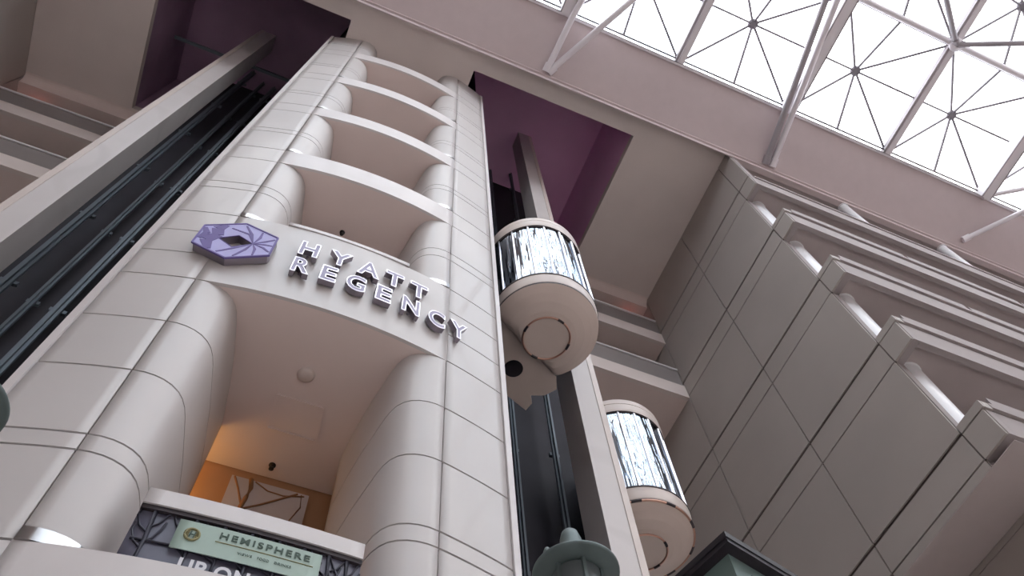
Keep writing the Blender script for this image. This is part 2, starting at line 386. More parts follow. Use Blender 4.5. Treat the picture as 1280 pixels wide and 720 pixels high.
# ------------------------------------------------------------------ banner on the lowest balustrade
bn = thing('banner', gp(.0042, .183, .001), 'pale green banner with dark lettering on the balcony glass', 'banner')
mb = MB()
bx = [-.0178 + .0440 * j / 12 for j in range(13)]
mb.prism([(x, yr(x) - .0016) for x in bx] + [(x, yr(x) - .0013) for x in reversed(bx)], .1823, .1938, 0, True)
bsheet = mb.build('sheet', M['mint'], bn)
def bprint(txt, x0, x1, z0, z1, m, bold=.0, nm='lettering', d=.0018, par=None, shear=0.):
    vs, fs, asp, _ = text_mesh(txt, .004, 0, bold, 1.3 if len(txt) == 10 else 1.1); mb = MB()
    mb.v = [W(x0 + (x1 - x0) * v.x + shear * v.y, yr(x0 + (x1 - x0) * v.x) - d - v.z * .02, z0 + (z1 - z0) * v.y) for v in vs]; mb.f = [list(f) for f in fs]; mb.mi = [0] * len(fs); mb.sm = [False] * len(fs)
    return mb.build(nm, m, par if par is not None else bsheet)
bprint('HEMISPHERE', -.0052, .0226, .1894, .1920, M['ink'], .022)
for wd, wa, wb in (('VIEWS', .0012, .0056), ('FOOD', .0072, .0108), ('DRINKS', .0124, .0176)): bprint(wd, wa, wb, .1851, .1860, M['ink'], .008, 'small_lettering')
mb = MB(); mb.prism([(x, yr(x) - .0018) for x in [-.006 + .030 * j / 8 for j in range(9)]] + [(x, yr(x) - .0016) for x in [.024 - .030 * j / 8 for j in range(9)]], .1880, .1882)
mb.build('rule_line', M['gold'], bsheet)
mb = MB()
cc = (-.0130, .1885)
mb.tube([W(cc[0] + .0021 * math.cos(2 * math.pi * k / 24), yr(cc[0]) - .0018, cc[1] + .0022 * math.sin(2 * math.pi * k / 24)) for k in range(24)], .010, 6, 0, True)
for q in range(7):
    zz = -.0018 + .0006 * q; ww = math.sqrt(max(0, .0021 ** 2 - zz ** 2)); mb.tube([W(cc[0] - ww, yr(cc[0]) - .0018, cc[1] + zz), W(cc[0] - ww * .45, yr(cc[0]) - .0018, cc[1] + zz)], .006, 5); mb.tube([W(cc[0] + ww * .45, yr(cc[0]) - .0018, cc[1] + zz), W(cc[0] + ww, yr(cc[0]) - .0018, cc[1] + zz)], .006, 5)
mb.build('round_logo', M['gold'], bsheet)
bprint('H', -.0139, -.0122, .1873, .1896, M['ink'], .03, 'logo_letter', .0019, None, .0003)
un = bprint('UP ON', -.0136, .0068, .1745, .1800, M['whiteprint'], .03, 'vinyl_lettering', .0010, gl)

# things inside the big opening
a = thing('art_panel', W(.0068, .2905, .275), 'pale framed panel with curved bronze lines on the amber wall', 'wall panel')
mb = MB(); mb.box(-.0130, .0264, .288, .292, .270, .3285); pn = mb.build('frosted_sheet', M['art'], a)
def ap(x, z): return W(x, .2876, z)
mb = MB()
mb.tube([ap(-.0115, .3275), ap(-.008, .320), ap(-.005, .312), ap(.000, .300), ap(.006, .285)], .013, 6)
mb.tube([ap(.0205, .327), ap(.012, .3195), ap(.004, .3125), ap(-.006, .305), ap(-.011, .300)], .013, 6)
mb.tube([ap(-.001, .3275), ap(.006, .3235), ap(.014, .323), ap(.024, .3265)], .009, 6)
mb.tube([ap(.0225, .327), ap(.0235, .318), ap(.020, .308), ap(.018, .295)], .008, 6)
mb.build('curved_line', M['artline'], pn)
mb = MB()
mb.tube([ap(-.0035, .3285), ap(-.0022, .322), ap(-.0030, .315), ap(-.0042, .306), ap(-.004, .290)], .030, 6)
mb.build('bronze_stripe', M['artline'], pn)
def small(name, cx, cy, z, prof, m, label, cat, grp=None, base_z=None):
    mb = MB(); mb.lathe(W(cx, cy, z), prof, 20); o = mb.build(name, m); tag(o, label, cat, grp); return o
small('smoke_detector', .0046, .2245, .3376, [(.001, -.06), (.07, -.055), (.10, -.03), (.105, 0)], M['cream'], 'round white smoke detector on the soffit above the art panel', 'smoke detector')
mb = MB()
hx = [(-.005, .2405), (.0175, .2405), (.0205, .261), (-.005, .261)]
for i in range(4):
    p, q = hx[i], hx[(i + 1) % 4]; mb.bar(W(*p, .33712), W(*q, .33712), .03, .02)
hb = mb.build('access_hatch', M['soffit']); tag(hb, 'faint square access hatch frame in the soffit beyond the smoke detector', 'hatch')
SPR = [(.0040, .2830, .3376, 'sprinkler head over the pale art panel'), (-.0023, .2250, .515, 'small dark sprinkler above the middle of the sign balcony'),
       (.011, .232, .6433, 'small dark sprinkler under the soffit second above the letters')]
for x, y, z, lb in SPR:
    o = small('sprinkler_head', x, y, z, [(.001, -.085), (.032, -.08), (.032, -.065), (.012, -.06), (.012, -.012), (.045, -.01), (.045, 0)], M['sprink'], lb, 'sprinkler', 'ceiling sprinklers under the tower soffits')
# warm lamps of the lobby behind the lowest opening
for x, lb in ((-.065, 'round ceiling lamp glowing amber at the emblem side of the lobby'), ):
    o = small('ceiling_lamp', x, .280, .3376, [(.001, -.06), (.22, -.05), (.25, 0)], M['warmlens'], lb, 'lamp')
    ld = bpy.data.lights.new('lobby_lamp', 'POINT'); ld.energy = 11; ld.color = (1, .56, .16); ld.shadow_soft_size = .15
    lo = bpy.data.objects.new('lobby_lamp', ld); lo.location = W(-.046, .2805, .312); C.objects.link(lo)

# ------------------------------------------------------------------ alcove ceiling with the two shaft openings
V_R = (.0795, .298, .176, .374); V_L = (-.289, -.0755, .176, .374)
mb = MB()
zc, zt = 1.0, 1.012
for x0, x1, y0, y1 in ((-.43, .44, .1495, .176), (-.43, V_L[0], .176, .374), (V_L[1], V_R[0], .176, .374), (V_R[1], .44, .176, .374), (-.43, .44, .374, .385)):
    mb.box(x0, x1, y0, y1, zc, zt)
struct(mb, 'ceiling', M['plaster'])
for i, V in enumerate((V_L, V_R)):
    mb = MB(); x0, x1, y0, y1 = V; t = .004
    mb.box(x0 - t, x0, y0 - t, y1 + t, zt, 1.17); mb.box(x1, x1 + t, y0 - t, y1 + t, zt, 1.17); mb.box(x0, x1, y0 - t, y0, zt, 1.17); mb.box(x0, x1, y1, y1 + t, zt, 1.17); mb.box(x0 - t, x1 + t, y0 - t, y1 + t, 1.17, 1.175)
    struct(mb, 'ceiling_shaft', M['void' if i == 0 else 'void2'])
    mb = MB(); sg = -1 if i == 0 else 1
    ox = (x0 + x1) / 2
    mb.box(x0 + .0002, x1 - .0002, .300, .304, 1.11, 1.114)
    if i == 1: continue
    o = mb.build('machine_beam', M['rail_steel']); tag(o, 'thin dark steel beam crossing the ceiling opening ' + ('beside the ochre railings' if i == 0 else 'above the glass elevators'), 'beam')
# corridor behind the back balconies
mb = MB()
mb.box(-.411, .42, .385, .56, .985, 1.012)
n = 6       # coved edge between ceiling and corridor soffit
for k in range(n):
    a0, a1 = math.pi / 2 * k / n, math.pi / 2 * (k + 1) / n
    p = [(.376 + .009 * math.sin(a), 1.0 - .015 * (1 - math.cos(a))) for a in (a0, a1)]
    mb.hexa([W(-.411, p[0][0], p[0][1]), W(.42, p[0][0], p[0][1]), W(.42, .386, p[0][1]), W(-.411, .386, p[0][1]),
             W(-.411, p[0][0], p[0][1] + .002), W(.42, p[0][0], p[0][1] + .002), W(.42, .386, 1.001), W(-.411, .386, 1.001)][:8])
    mb.hexa([W(-.411, p[0][0], p[0][1]), W(-.411, p[1][0], p[1][1]), W(.42, p[1][0], p[1][1]), W(.42, p[0][0], p[0][1]),
             W(-.411, p[0][0], 1.0005), W(-.411, p[1][0], 1.0005), W(.42, p[1][0], 1.0005), W(.42, p[0][0], 1.0005)])
struct(mb, 'ceiling_corridor', M['soffit'])
mb = MB(); mb.box(-.43, .44, .56, .57, ZF, 1.012); struct(mb, 'wall_back', M['soffit'])
# dark lining behind the elevators
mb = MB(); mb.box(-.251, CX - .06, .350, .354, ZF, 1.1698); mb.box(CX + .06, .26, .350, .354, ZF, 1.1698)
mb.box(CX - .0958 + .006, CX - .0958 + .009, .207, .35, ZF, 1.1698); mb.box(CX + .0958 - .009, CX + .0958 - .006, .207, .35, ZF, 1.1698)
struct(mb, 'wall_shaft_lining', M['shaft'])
# the two stone columns
for sg, lb in ((-1, 'tall square stone column beside the empty dark elevator shaft'), (1, 'tall square stone column between the two glass elevators')):
    X = (lambda x: CX + (x - CX)) if sg > 0 else (lambda x: 2 * CX - x)
    xa, xb = sorted((X(.1862), X(.2062)))
    o = thing('stone_column', W((xa + xb) / 2, .276, ZF), lb, 'column', 'square stone columns between the elevator bays')
    mb = MB(); mb.box(xa, xb, .2645, .2875, ZF, 1.1698); mb.build('shaft', M['marble'], o)
    mb = MB(); e0, e1 = (xb - .0042, xb + .0004) if sg > 0 else (xa - .0004, xa + .0042)
    mb.box(e0, e1, .2640, .2880, ZF, 1.1698); mb.build('edge_strip', M['cream'], o)
# guide rails and brackets
def guide(x, y, w, lb):
    o = thing('guide_rail', W(x, y, ZF), lb, 'rail', 'steel guide rails of the elevator shafts')
    mb = MB(); mb.box(x - w / 2, x + w / 2, y - .001, y + .001, ZF, 1.1698); mb.box(x - w * .15, x + w * .15, y - .003, y - .001, ZF, 1.1698); mb.build('rail_section', M['rail_steel'], o)
    z = 0.0
    while z < 1.15:
        mb = MB(); mb.box(x - w * .9, x + w * .9, y + .001, y + .0035, z, z + .0035); z += .1226; mb.build('fixing_bracket', M['rail_steel'], o)
guide(-.1925, .325, .0065, 'wide steel guide rail beside the stone column in the empty shaft')
guide(-.176, .335, .0045, 'second steel guide rail out from the stone column, empty shaft')
guide(-.160, .336, .006, 'steel guide rail nearer the tower edge in the empty shaft')
guide(.2005, .329, .0045, 'steel guide rail beside the stone column under the glass elevator')
guide(.170, .335, .004, 'steel guide rail nearer the tower edge under the glass elevator')
# ------------------------------------------------------------------ glass elevators
def elevator(cx, cy, z, label, hole, dep=1.):
    ang = math.atan2(cx - CX, CY - cy)
    f = Vector((math.sin(ang), -math.cos(ang), 0)); t = Vector((math.cos(ang), math.sin(ang), 0))
    o = thing('glass_elevator', W(cx, cy, z), label, 'elevator', 'round glass elevator cabs'); c = W(cx, cy, z)
    def P(u, v, h): return c + t * (u * S) + f * (v * S) + Vector((0, 0, h * S))
    r0, rb = .0355, .0165        # radius, chord behind the centre
    def dpoly(r, n=44):
        a0 = math.asin(rb / r)
        return [(r * math.cos(-a0 + (math.pi + 2 * a0) * k / n), r * math.sin(-a0 + (math.pi + 2 * a0) * k / n)) for k in range(n + 1)]
    def layer(prof, mats, name, cap0=True, cap1=True, part=o, mi=0):      # D-shaped lofted shell, prof [(r, h)]
        mb = MB(); rings = [[P(u, v, h) for u, v in dpoly(r)] for r, h in prof]; n = len(rings[0])
        for A, B in zip(rings[:-1], rings[1:]):
            mb.add(A + B, [(k, n + k, n + k + 1, k + 1) for k in range(n - 1)], mi, True)
            mb.add(A + B, [(n - 1, 2 * n - 1, n, 0)], mi)
        if cap0: mb.add(rings[0], [tuple(range(n))], mi)
        if cap1: mb.add(rings[-1], [tuple(reversed(range(n)))], mi)
        return mb.build(name, mats, part)
    # shallow cone underside down to the flat disc
    def circ(r, h, n=45, cu=0, cv=.001): return [P(cu + r * math.cos(-math.asin(rb / r0) + (math.pi + 2 * math.asin(rb / r0)) * k / (n - 1)), cv + r * math.sin(-math.asin(rb / r0) + (math.pi + 2 * math.asin(rb / r0)) * k / (n - 1)), h) for k in range(n)]
    outer = [P(u, v, 0) for u, v in dpoly(r0)]
    nn = 45; q0 = -math.asin(rb / r0); q1 = math.pi - q0
    mb = MB()
    def fr(s_, k):           # blend from the D outline to a full inner circle
        uo, vo = dpoly(r0)[k] if False else (0, 0)
        return None
    DP = dpoly(r0)
    N = 64
    def rayD(a):             # distance from the centre to the D outline at angle a
        ca, sa = math.cos(a), math.sin(a)
        if sa < 0 and -rb / sa < r0: return -rb / sa
        return r0
    ringA = [(rayD(2 * math.pi * k / N) * math.cos(2 * math.pi * k / N), rayD(2 * math.pi * k / N) * math.sin(2 * math.pi * k / N)) for k in range(N)]
    ri = .0155
    ringB = [(ri * math.cos(2 * math.pi * k / N), ri * math.sin(2 * math.pi * k / N)) for k in range(N)]
    def blend(s_): return [(ax + (bx_ - ax) * s_, ay + (by_ - ay) * s_) for (ax, ay), (bx_, by_) in zip(ringA, ringB)]
    levels = [(0, 0), (.25, -.0035), (.5, -.0063), (.8, -.0085), (1, -.0092)]
    R_ = [[P(u_, v_, h_) for u_, v_ in blend(s_)] for s_, h_ in levels]
    for A, B in zip(R_[:-1], R_[1:]):
        mb.add(A + B, [(k, (k + 1) % N, N + (k + 1) % N, N + k) for k in range(N)], 0, True)
    mb.add([P(u_, v_, -.0092) for u_, v_ in ringB], [tuple(range(N))], 0)
    under = mb.build('underside', M['cabunder'], o)
    mb = MB(); mb.tube([P(u_, v_, -.0095) for u_, v_ in ringB], .017, 8, 0, True)
    for k in (3, 17, 34, 50):
        mb.tube([P(ringB[(k + j) % N][0], ringB[(k + j) % N][1], -.0096) for j in range(4)], .021, 8, 1)
    mb.build('trim_ring', [M['copper'], M['dark']], under)
    if dep < 1:
        mb = MB(); mb.tube([P(u_, v_, -.0001) for u_, v_ in dpoly(r0)], .020, 8)
        for k in range(2, 42, 7): mb.tube([P(*dpoly(r0 + .0001)[k + j], -.0001) for j in range(3)], .024, 8, 1)
        mb.build('rim_ring', [M['copper'], M['dark']], o)
    layer([(r0, 0), (r0 + .0002, .0015)], M['dark'], 'rim_seal', False, False)
    layer([(r0, .0012), (r0 + .0004, .0022), (r0 + .0012, .0108), (r0 + .0012, .0115)], M['cream'], 'drum')
    layer([(r0 + .0016, .0115), (r0 + .0016, .0128)], M['dark'], 'sill_seal')
    gz0, gz1 = .0128, .097
    A0 = math.asin(rb / r0)
    rg = r0 + .0004
    def arcp(r, a): return (r * math.cos(a), r * math.sin(a))
    mb = MB(); n = 48
    pts = [arcp(rg, -A0 + (math.pi + 2 * A0) * k / n) for k in range(n + 1)]
    lo = [P(u_, v_, gz0) for u_, v_ in pts]; hi = [P(u_, v_, gz1) for u_, v_ in pts]
    mb.add(lo + hi, [(k, k + 1, n + 2 + k, n + 1 + k) for k in range(n)], 0, True)
    win = mb.build('window_glass', M['cabglass'], o)
    for k in range(0, 13):
        mb = MB()
        a_ = -A0 + (math.pi + 2 * A0) * k / 12; u_, v_ = arcp(rg, a_)
        mb.bar(P(u_, v_, gz0), P(u_, v_, gz1), .035 if k not in (0, 12) else .11); mb.build('mullion', M['chrome'], win)
    layer([(r0 - .001, gz1 - .0012), (r0 + .0016, gz1)], M['dark'], 'head_seal')
    layer([(r0 + .0016, gz1), (r0 + .0020, gz1 + .002), (r0 + .0020, gz1 + .0085), (r0 + .0010, gz1 + .0085), (r0 + .0010, gz1 + .0095), (r0 + .0018, gz1 + .0095), (r0 + .0018, gz1 + .0145), (r0 - .001, gz1 + .016)], M['cream'], 'top_ring')
    # back wall, handrail and ceiling of the car
    mb = MB(); mb.bar(P(-.031, -rb, gz0 + .042), P(.031, -rb, gz0 + .042), .001 * S, .084 * S); mb.build('rear_wall', M['interior'], o)
    mb = MB(); mb.tube([P(*arcp(rg - .0022, -A0 + (math.pi + 2 * A0) * k / 24), gz0 + .038) for k in range(25)], .03, 8); mb.build('handrail', M['chrome'], o)
    for u_ in (-.018, 0, .018):
        mb = MB(); mb.bar(P(u_ - .002, -rb + .002, gz0 + .02), P(u_ - .002, -rb + .002, gz1 - .01), .10, .04); mb.build('panel_strip', M['chrome'], o)
    # rear platform with a round opening
    mb = MB()
    q = [(-.030, -rb), (-.030, -.052), (.0234, -.0523), (.0416, -.0505), (.0399, -.0435), (.0342, -.0402), (.0406, -.0330), (.0424, -.0234), (.0330, -rb)]
    q = [(a_ * (1 if dep == 1 else .7), -rb + (b_ + rb) * dep) for a_, b_ in q]; top = [P(a_, b_, .012) for a_, b_ in q]; bot = [P(a_, b_, .003) for a_, b_ in q]; n = len(q)
    mb.add(bot, [tuple(range(n))]); mb.add(top, [tuple(reversed(range(n)))]); mb.add(bot + top, [(k, n + k, n + (k + 1) % n, (k + 1) % n) for k in range(n)])
    plat = mb.build('rear_platform', M['cabunder'], o)
    hc = P(hole[0], hole[1], .003)
    mb = MB(); mb.lathe(hc, [(.165, -.012), (.165, .02)], 28); mb.build('round_opening', M['black'], plat)
    mb = MB(); mb.bar(P(-.02, -rb - .010, .012), P(-.02, -rb - .010, .10), .25, .12); mb.bar(P(.010, -rb - .008, .012), P(.010, -rb - .008, .10), .25, .12); mb.build('carrier_frame', M['rail_steel'], o)
    return o
elevator(.1425, .2220, .465, 'round glass elevator nearer the tower, dark round opening beneath', (.0095, -.0351))
elevator(.2448, .3127, .3985, 'round glass elevator half hidden behind the square stone column', (.0065, -.0245), .45)

# ------------------------------------------------------------------ back balconies
XL, XR = -.411, .42
def back_balcony(x0, x1, top, rail, label):
    bot = top - .024
    o = thing('lobby_balcony', W((x0 + x1) / 2, .381, bot), label, 'balcony', 'straight lobby balconies on the back wall')
    mb = MB(); mb.box(x0, x1, .381, .386, bot, top); mb.build('edge_band', M['plaster'], o)
    mb = MB(); mb.box(x0, x1, .386, .56, bot + .0005, top - .001); mb.build('slab', M['soffit'], o)
    if rail:
        mb = MB(); mb.tube([W(x0, .3815, top + .036), W(x1, .3815, top + .036)], .034, 8); mb.build('handrail', M['colwhite'], o)
        mb = MB(); mb.box(x0, x1, .3822, .3826, top, top + .034); mb.build('glass_panel', M['balglass'], o)
for x0, x1, nm in ((XL, -.251, 'left'), (.26, XR, 'right')):
    w1 = 'beyond the empty dark shaft' if nm == 'left' else 'between the elevators and the panelled wall'
    for k, (tp, w2) in enumerate(((.9035, 'topmost'), (.7805, 'second from the top'), (.6575, 'third from the top'))[:2]):
        back_balcony(x0, x1, tp, True, f'straight lobby balcony {w1}, {w2}')
# third level: a plain deep slab
for x0, x1, w1 in ((XL, -.251, 'beyond the empty dark shaft'), (.26, XR, 'beside the lower glass elevator')):
    pass
# exit lights under the corridor soffit
for x, y, lb in ((.3975, .4073, 'small red light over the balcony beside the panelled wall'), (-.3857, .4098, 'small red light over the balcony beyond the empty shaft')):
    z = .981
    o = thing('ceiling_light', W(x, y, z), lb, 'light')
    mb = MB(); mb.box(x - .0035, x + .0035, y - .001, y + .001, z - .004, z + .004); mb.build('housing', M['sprink'], o)
    mb = MB(); mb.lathe(W(x - .001, y - .001, z - .0045), [(.001, -.06), (.045, -.045), (.06, 0)], 14); mb.build('lens', M['redled'], o)

# ------------------------------------------------------------------ right panelled wall
ZK = [.423, .5425, .6625, .7865, .908]
LV = [ZF, .02, .12, .24]
def side_wall(X, sg, name):
    mb = MB(); t = .002
    rows = []
    zs = [.389]
    for z in ZK: zs += [z - .0265, z]
    zs += [1.0]
    zs = sorted(set(zs)); rows = list(zip(zs[:-1], zs[1:]))
    def pan(y0, y1, z0, z1, gb=.0009, gt=.0009):
        a, b = sorted((X, X + sg * t)); mb.box(a, b, y0 + .0006, y1 - .0006, z0 + gb, z1 - gt, 0)
    a, b = sorted((X + sg * (t + .0002), X + sg * .0085)); g0, g1 = sorted((X + sg * (t - .0006), X + sg * (t + .0002)))
    mb.box(a, b, .1740, .56, .389, 1.012, 3); mb.box(g0, g1, .1745, .56, .389, 1.0, 1)
    for z0, z1 in rows:
        gb = .0022 if z0 in ZK else .0007; gt = .0010 if z1 in ZK else .0007
        if z0 == .389: gb = 0
        for y0, y1 in ((.174, .2776), (.2776, .381), (.381, .56)): pan(y0, y1, z0, z1, gb, gt)
    # parapet returns in front of the first joint
    for z in ZK:
        z0, z1 = z - .0265, z
        if z == ZK[-1]: pass
        mb.box(a, b, .1515, .1740, z0, z1, 3); mb.box(g0, g1, .1525, .1745, z0 + .0004, z1 - .0006, 1); pan(.1515, .1740, z0, z1, .0, .0008)
        if z != ZK[-1]:
            mb.box(a, b, .1500, .1745, z + .0005, z + .0075, 0); pan(.1495, .1740, z + .0005, z + .0075, 0, 0)
    mb.box(a, b, .1515, .1740, .908, 1.012, 3); mb.box(g0, g1, .1525, .1745, .908, 1.0, 1); pan(.1515, .1740, .908, 1.0, .0015, .0)
    # lower wall, set back under a pale soffit
    a, b = sorted((X, X + sg * .043)); mb.box(a, b, .1515, .56, .3882, .3888, 2)
    a, b = sorted((X + sg * .043, X + sg * .050))
    mb.box(a, b, .1600, .56, ZF, .383, 0); mb.box(a + (.0006 if sg > 0 else 0), b - (0 if sg > 0 else .0006), .160, .56, .3838, .3885, 0)
    for zz in (.34, .22, .10): pass
    return struct(mb, name, [M['wall'], M['grout'], M['wingsoffit'], M['wingband']])
side_wall(.42, 1, 'wall_right'); side_wall(-.411, -1, 'wall_left')

# right wing balconies
XE = 1.20
def wing_balcony(z, label, first=False):
    o = thing('wing_balcony', W(.43, .1515, z - .0265), label, 'balcony', 'long straight balconies stepping up the right wing')
    x0 = .4286
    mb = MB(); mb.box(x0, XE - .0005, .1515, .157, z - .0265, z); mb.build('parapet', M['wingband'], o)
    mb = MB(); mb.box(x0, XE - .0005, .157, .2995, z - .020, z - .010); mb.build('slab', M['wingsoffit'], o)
    if z < .9:
        mb = MB(); mb.box(x0, XE - .0005, .1520, .1565, z, z + .0022); mb.build('shadow_gap', M['grout'], o)
        mb = MB(); mb.box(x0, XE - .0005, .1495, .1560, z + .0022, z + .0075); mb.build('coping', M['wingband'], o)
        xx = [.433, .5855, .748, .905, 1.06, XE - .0005]
        for p, q in zip(xx[:-1], xx[1:]):
            mb = MB(); s_ = .0
            zz0, zz1 = z + .0075, z + .0165
            lo = [(p + .0, .1498), (q - .006, .1498), (q - .006, .1540), (p + .004, .1540)]
            mb.prism(lo, zz0, zz1); mb.build('planter_box', M['wingband'], o)
    else:
        mb = MB(); mb.box(x0, XE - .0005, .1500, .1565, z, z + .004); mb.build('coping', M['wingband'], o)
WL = ['straight balcony lowest on the panelled wing, cut by the picture edge', 'straight balcony second up the panelled wing', 'straight balcony third up the panelled wing', 'straight balcony fourth up the panelled wing', 'straight balcony topmost on the panelled wing under the roof ledge']
for z, lb in zip(ZK, WL): wing_balcony(z, lb)
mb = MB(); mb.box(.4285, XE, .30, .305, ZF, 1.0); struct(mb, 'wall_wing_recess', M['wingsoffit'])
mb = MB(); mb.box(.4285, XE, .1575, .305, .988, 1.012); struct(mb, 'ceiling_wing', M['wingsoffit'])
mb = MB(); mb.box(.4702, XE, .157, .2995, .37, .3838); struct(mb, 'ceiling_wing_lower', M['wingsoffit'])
mb = MB(); mb.box(-XE, -.4195, .1515, .178, ZF, 1.012); struct(mb, 'wall_left_wing', M['wall'])
def round_col(x, y, r, z0, z1, label, grp):
    o = thing('round_column', W(x, y, z0), label, 'column', grp)
    mb = MB(); mb.lathe(W(x, y, z0), [(r * S, 0), (r * S, (z1 - z0) * S)], 32); mb.build('column_shaft', M['colwhite'], o)
    mb = MB(); mb.lathe(W(x, y, z1 - .0014), [(r * S, 0), (r * S + .03, .005), (r * S + .03, .035)], 32); mb.build('collar', M['colwhite'], o)
CL = ['white round column between the two lowest wing balconies', 'white round column between second and third wing balconies', 'white round column between third and fourth wing balconies', 'short white round column just under the topmost wing balcony']
for k in range(4): round_col(.4405, .184, .0116, ZK[k] - .0098, ZK[k + 1] - .0202, CL[k], 'white round columns behind the wing wall edge')
round_col(.596, .1562, .0058, .9125, .9835, 'slim pale post standing on the topmost balcony, closer to the tower', 'slim posts on the topmost wing balcony')
round_col(.7575, .1562, .0058, .9125, .9835, 'slim pale post standing on the topmost balcony, farther along', 'slim posts on the topmost wing balcony')
for k, (xs_, lb) in enumerate(((.475, ''), )): pass

# ------------------------------------------------------------------ roof edge, sloped soffit, skylight
HS = 1.038; YS = .0790
mb = MB()
p = [(.1495, 1.0), (YS, HS - .002), (YS, HS + .012), (.1495, 1.012)]
mb.hexa([W(-XE, *p[0]), W(-XE, *p[1]), W(XE, *p[1]), W(XE, *p[0]), W(-XE, *p[3]), W(-XE, *p[2]), W(XE, *p[2]), W(XE, *p[3])])
struct(mb, 'ceiling_sloped', M['slope'])
mb = MB(); mb.box(-XE, XE, .1475, .1500, .9965, 1.0025); struct(mb, 'trim_1', M['slope'])
mb = MB(); mb.box(-XE, XE, .1500, .1515, .9835, .9995); mb.box(.42, XE, .1495, .1570, .984, .989); struct(mb, 'trim_2', M['slope'])
mb = MB(); mb.box(-XE, XE, YS - .0025, YS, HS - .004, HS); struct(mb, 'trim_3', M['steel'])
mb = MB(); mb.box(-XE, XE, YS - .0035, YS - .0025, HS - .002, HS + .004); struct(mb, 'trim_4', M['dsteel'])
CELL, CELY = .16, .155
def window(ix, iy):
    x0, x1 = ix * CELL, (ix + 1) * CELL; y1 = YS - .0035 - iy * CELY; y0 = y1 - CELY
    return x0, x1, y0, y1
x0, x1, y0, y1 = window(0, 0); e = .0035
cx_, cy_ = (x0 + x1) / 2, (y0 + y1) / 2; AZ = HS * 1.039
def win_meshes():
    o = bpy.data.objects.new('window_1', None); C.objects.link(o); o.location = W(cx_, cy_, HS); o['kind'] = 'structure'
    c4 = [(x0 + e, y0 + e), (x1 - e, y0 + e), (x1 - e, y1 - e), (x0 + e, y1 - e)]
    mid = [((c4[i][0] + c4[(i + 1) % 4][0]) / 2, (c4[i][1] + c4[(i + 1) % 4][1]) / 2) for i in range(4)]
    apex = W(cx_, cy_, AZ)
    mb = MB(); ring8 = []
    for i in range(4): ring8 += [W(*c4[i], HS + .0015), W(*mid[i], HS + .0015)]
    mb.add([apex + Vector((0, 0, .03))] + [v + Vector((0, 0, .03)) for v in ring8], [(0, 1 + (k + 1) % 8, 1 + k) for k in range(8)]); mb.build('pane', M['skyglass'], o)
    for v in ring8:
        mb = MB(); mb.bar(v, apex, .062, .06); mb.build('glazing_bar', M['spoke'], o)
    mb = MB()
    for i in range(4): mb.bar(W(*c4[i], HS), W(*c4[(i + 1) % 4], HS), .05, .09)
    mb.build('window_frame', M['spoke'], o)
    mb = MB(); mb.lathe(apex, [(.12, -.10), (.17, -.06), (.17, .0), (.06, .05)], 16); mb.build('hub', M['spoke'], o)
    return o
w0 = win_meshes(); k_ = 1
for iy in range(6):
    for ix in range(-2, 7):
        if ix == 0 and iy == 0: continue
        k_ += 1; c = copy_tree(w0); c.name = 'window_%d' % k_
        c.location = w0.location + Vector((ix * CELL * S, -iy * CELY * S, 0))
# roof grid: beams along the depth and cross tubes
Y0 = YS - .0035; YE = Y0 - 6 * CELY - .004
ge = 'steel beams dividing the roof glazing'
names = {-1: 'before the first truss', 0: 'over the tower', 1: 'meeting the glare above the tower', 2: 'between the glare and the double strut', 3: 'deep and boxy beside the double strut', 4: 'slim, through the tube junction', 5: 'deep and boxy in the upper corner', 6: 'far along the roof'}
for k in range(-1, 7):
    x = k * CELL
    o = thing('roof_beam', W(x, Y0, HS), 'steel roof beam ' + names[k], 'roof beam', ge)
    deep = (k % 2 == 1)
    if deep:
        mb = MB(); mb.box(x - .0075, x + .0075, YE, Y0, HS - .016, HS + .003); mb.build('box_girder', M['steel'], o)
        mb = MB(); mb.box(x - .0078, x - .0062, YE, Y0, HS - .0165, HS - .0150); mb.build('flange_lip', M['dsteel'], o); mb = MB(); mb.box(x + .0062, x + .0078, YE, Y0, HS - .0165, HS - .0150); mb.build('flange_lip', M['dsteel'], o)
    else:
        mb = MB(); mb.box(x - .0062, x - .0030, YE, Y0, HS - .004, HS + .003); mb.build('side_rail', M['dsteel'], o)
        mb = MB(); mb.box(x - .0018, x + .0062, YE, Y0, HS - .003, HS + .003); mb.build('gutter_plate', M['steel'], o)
for j in range(1, 7):
    y = Y0 - j * CELY
    o = thing('roof_cross_tube', W(-.16, y, HS), 'steel cross tube of the roof, ' + ['first', 'second', 'third', 'fourth', 'fifth', 'sixth'][j - 1] + ' row away from the ledge', 'roof beam', 'cross tubes of the roof grid')
    mb = MB(); mb.tube([W(-.30, y, HS - .003), W(1.10, y, HS - .003)], .10, 12); mb.build('tube', M['steel'], o)
    mb = MB(); mb.box(-.30, 1.10, y - .0045, y + .0045, HS + .001, HS + .003); mb.build('gutter_plate', M['dsteel'], o)
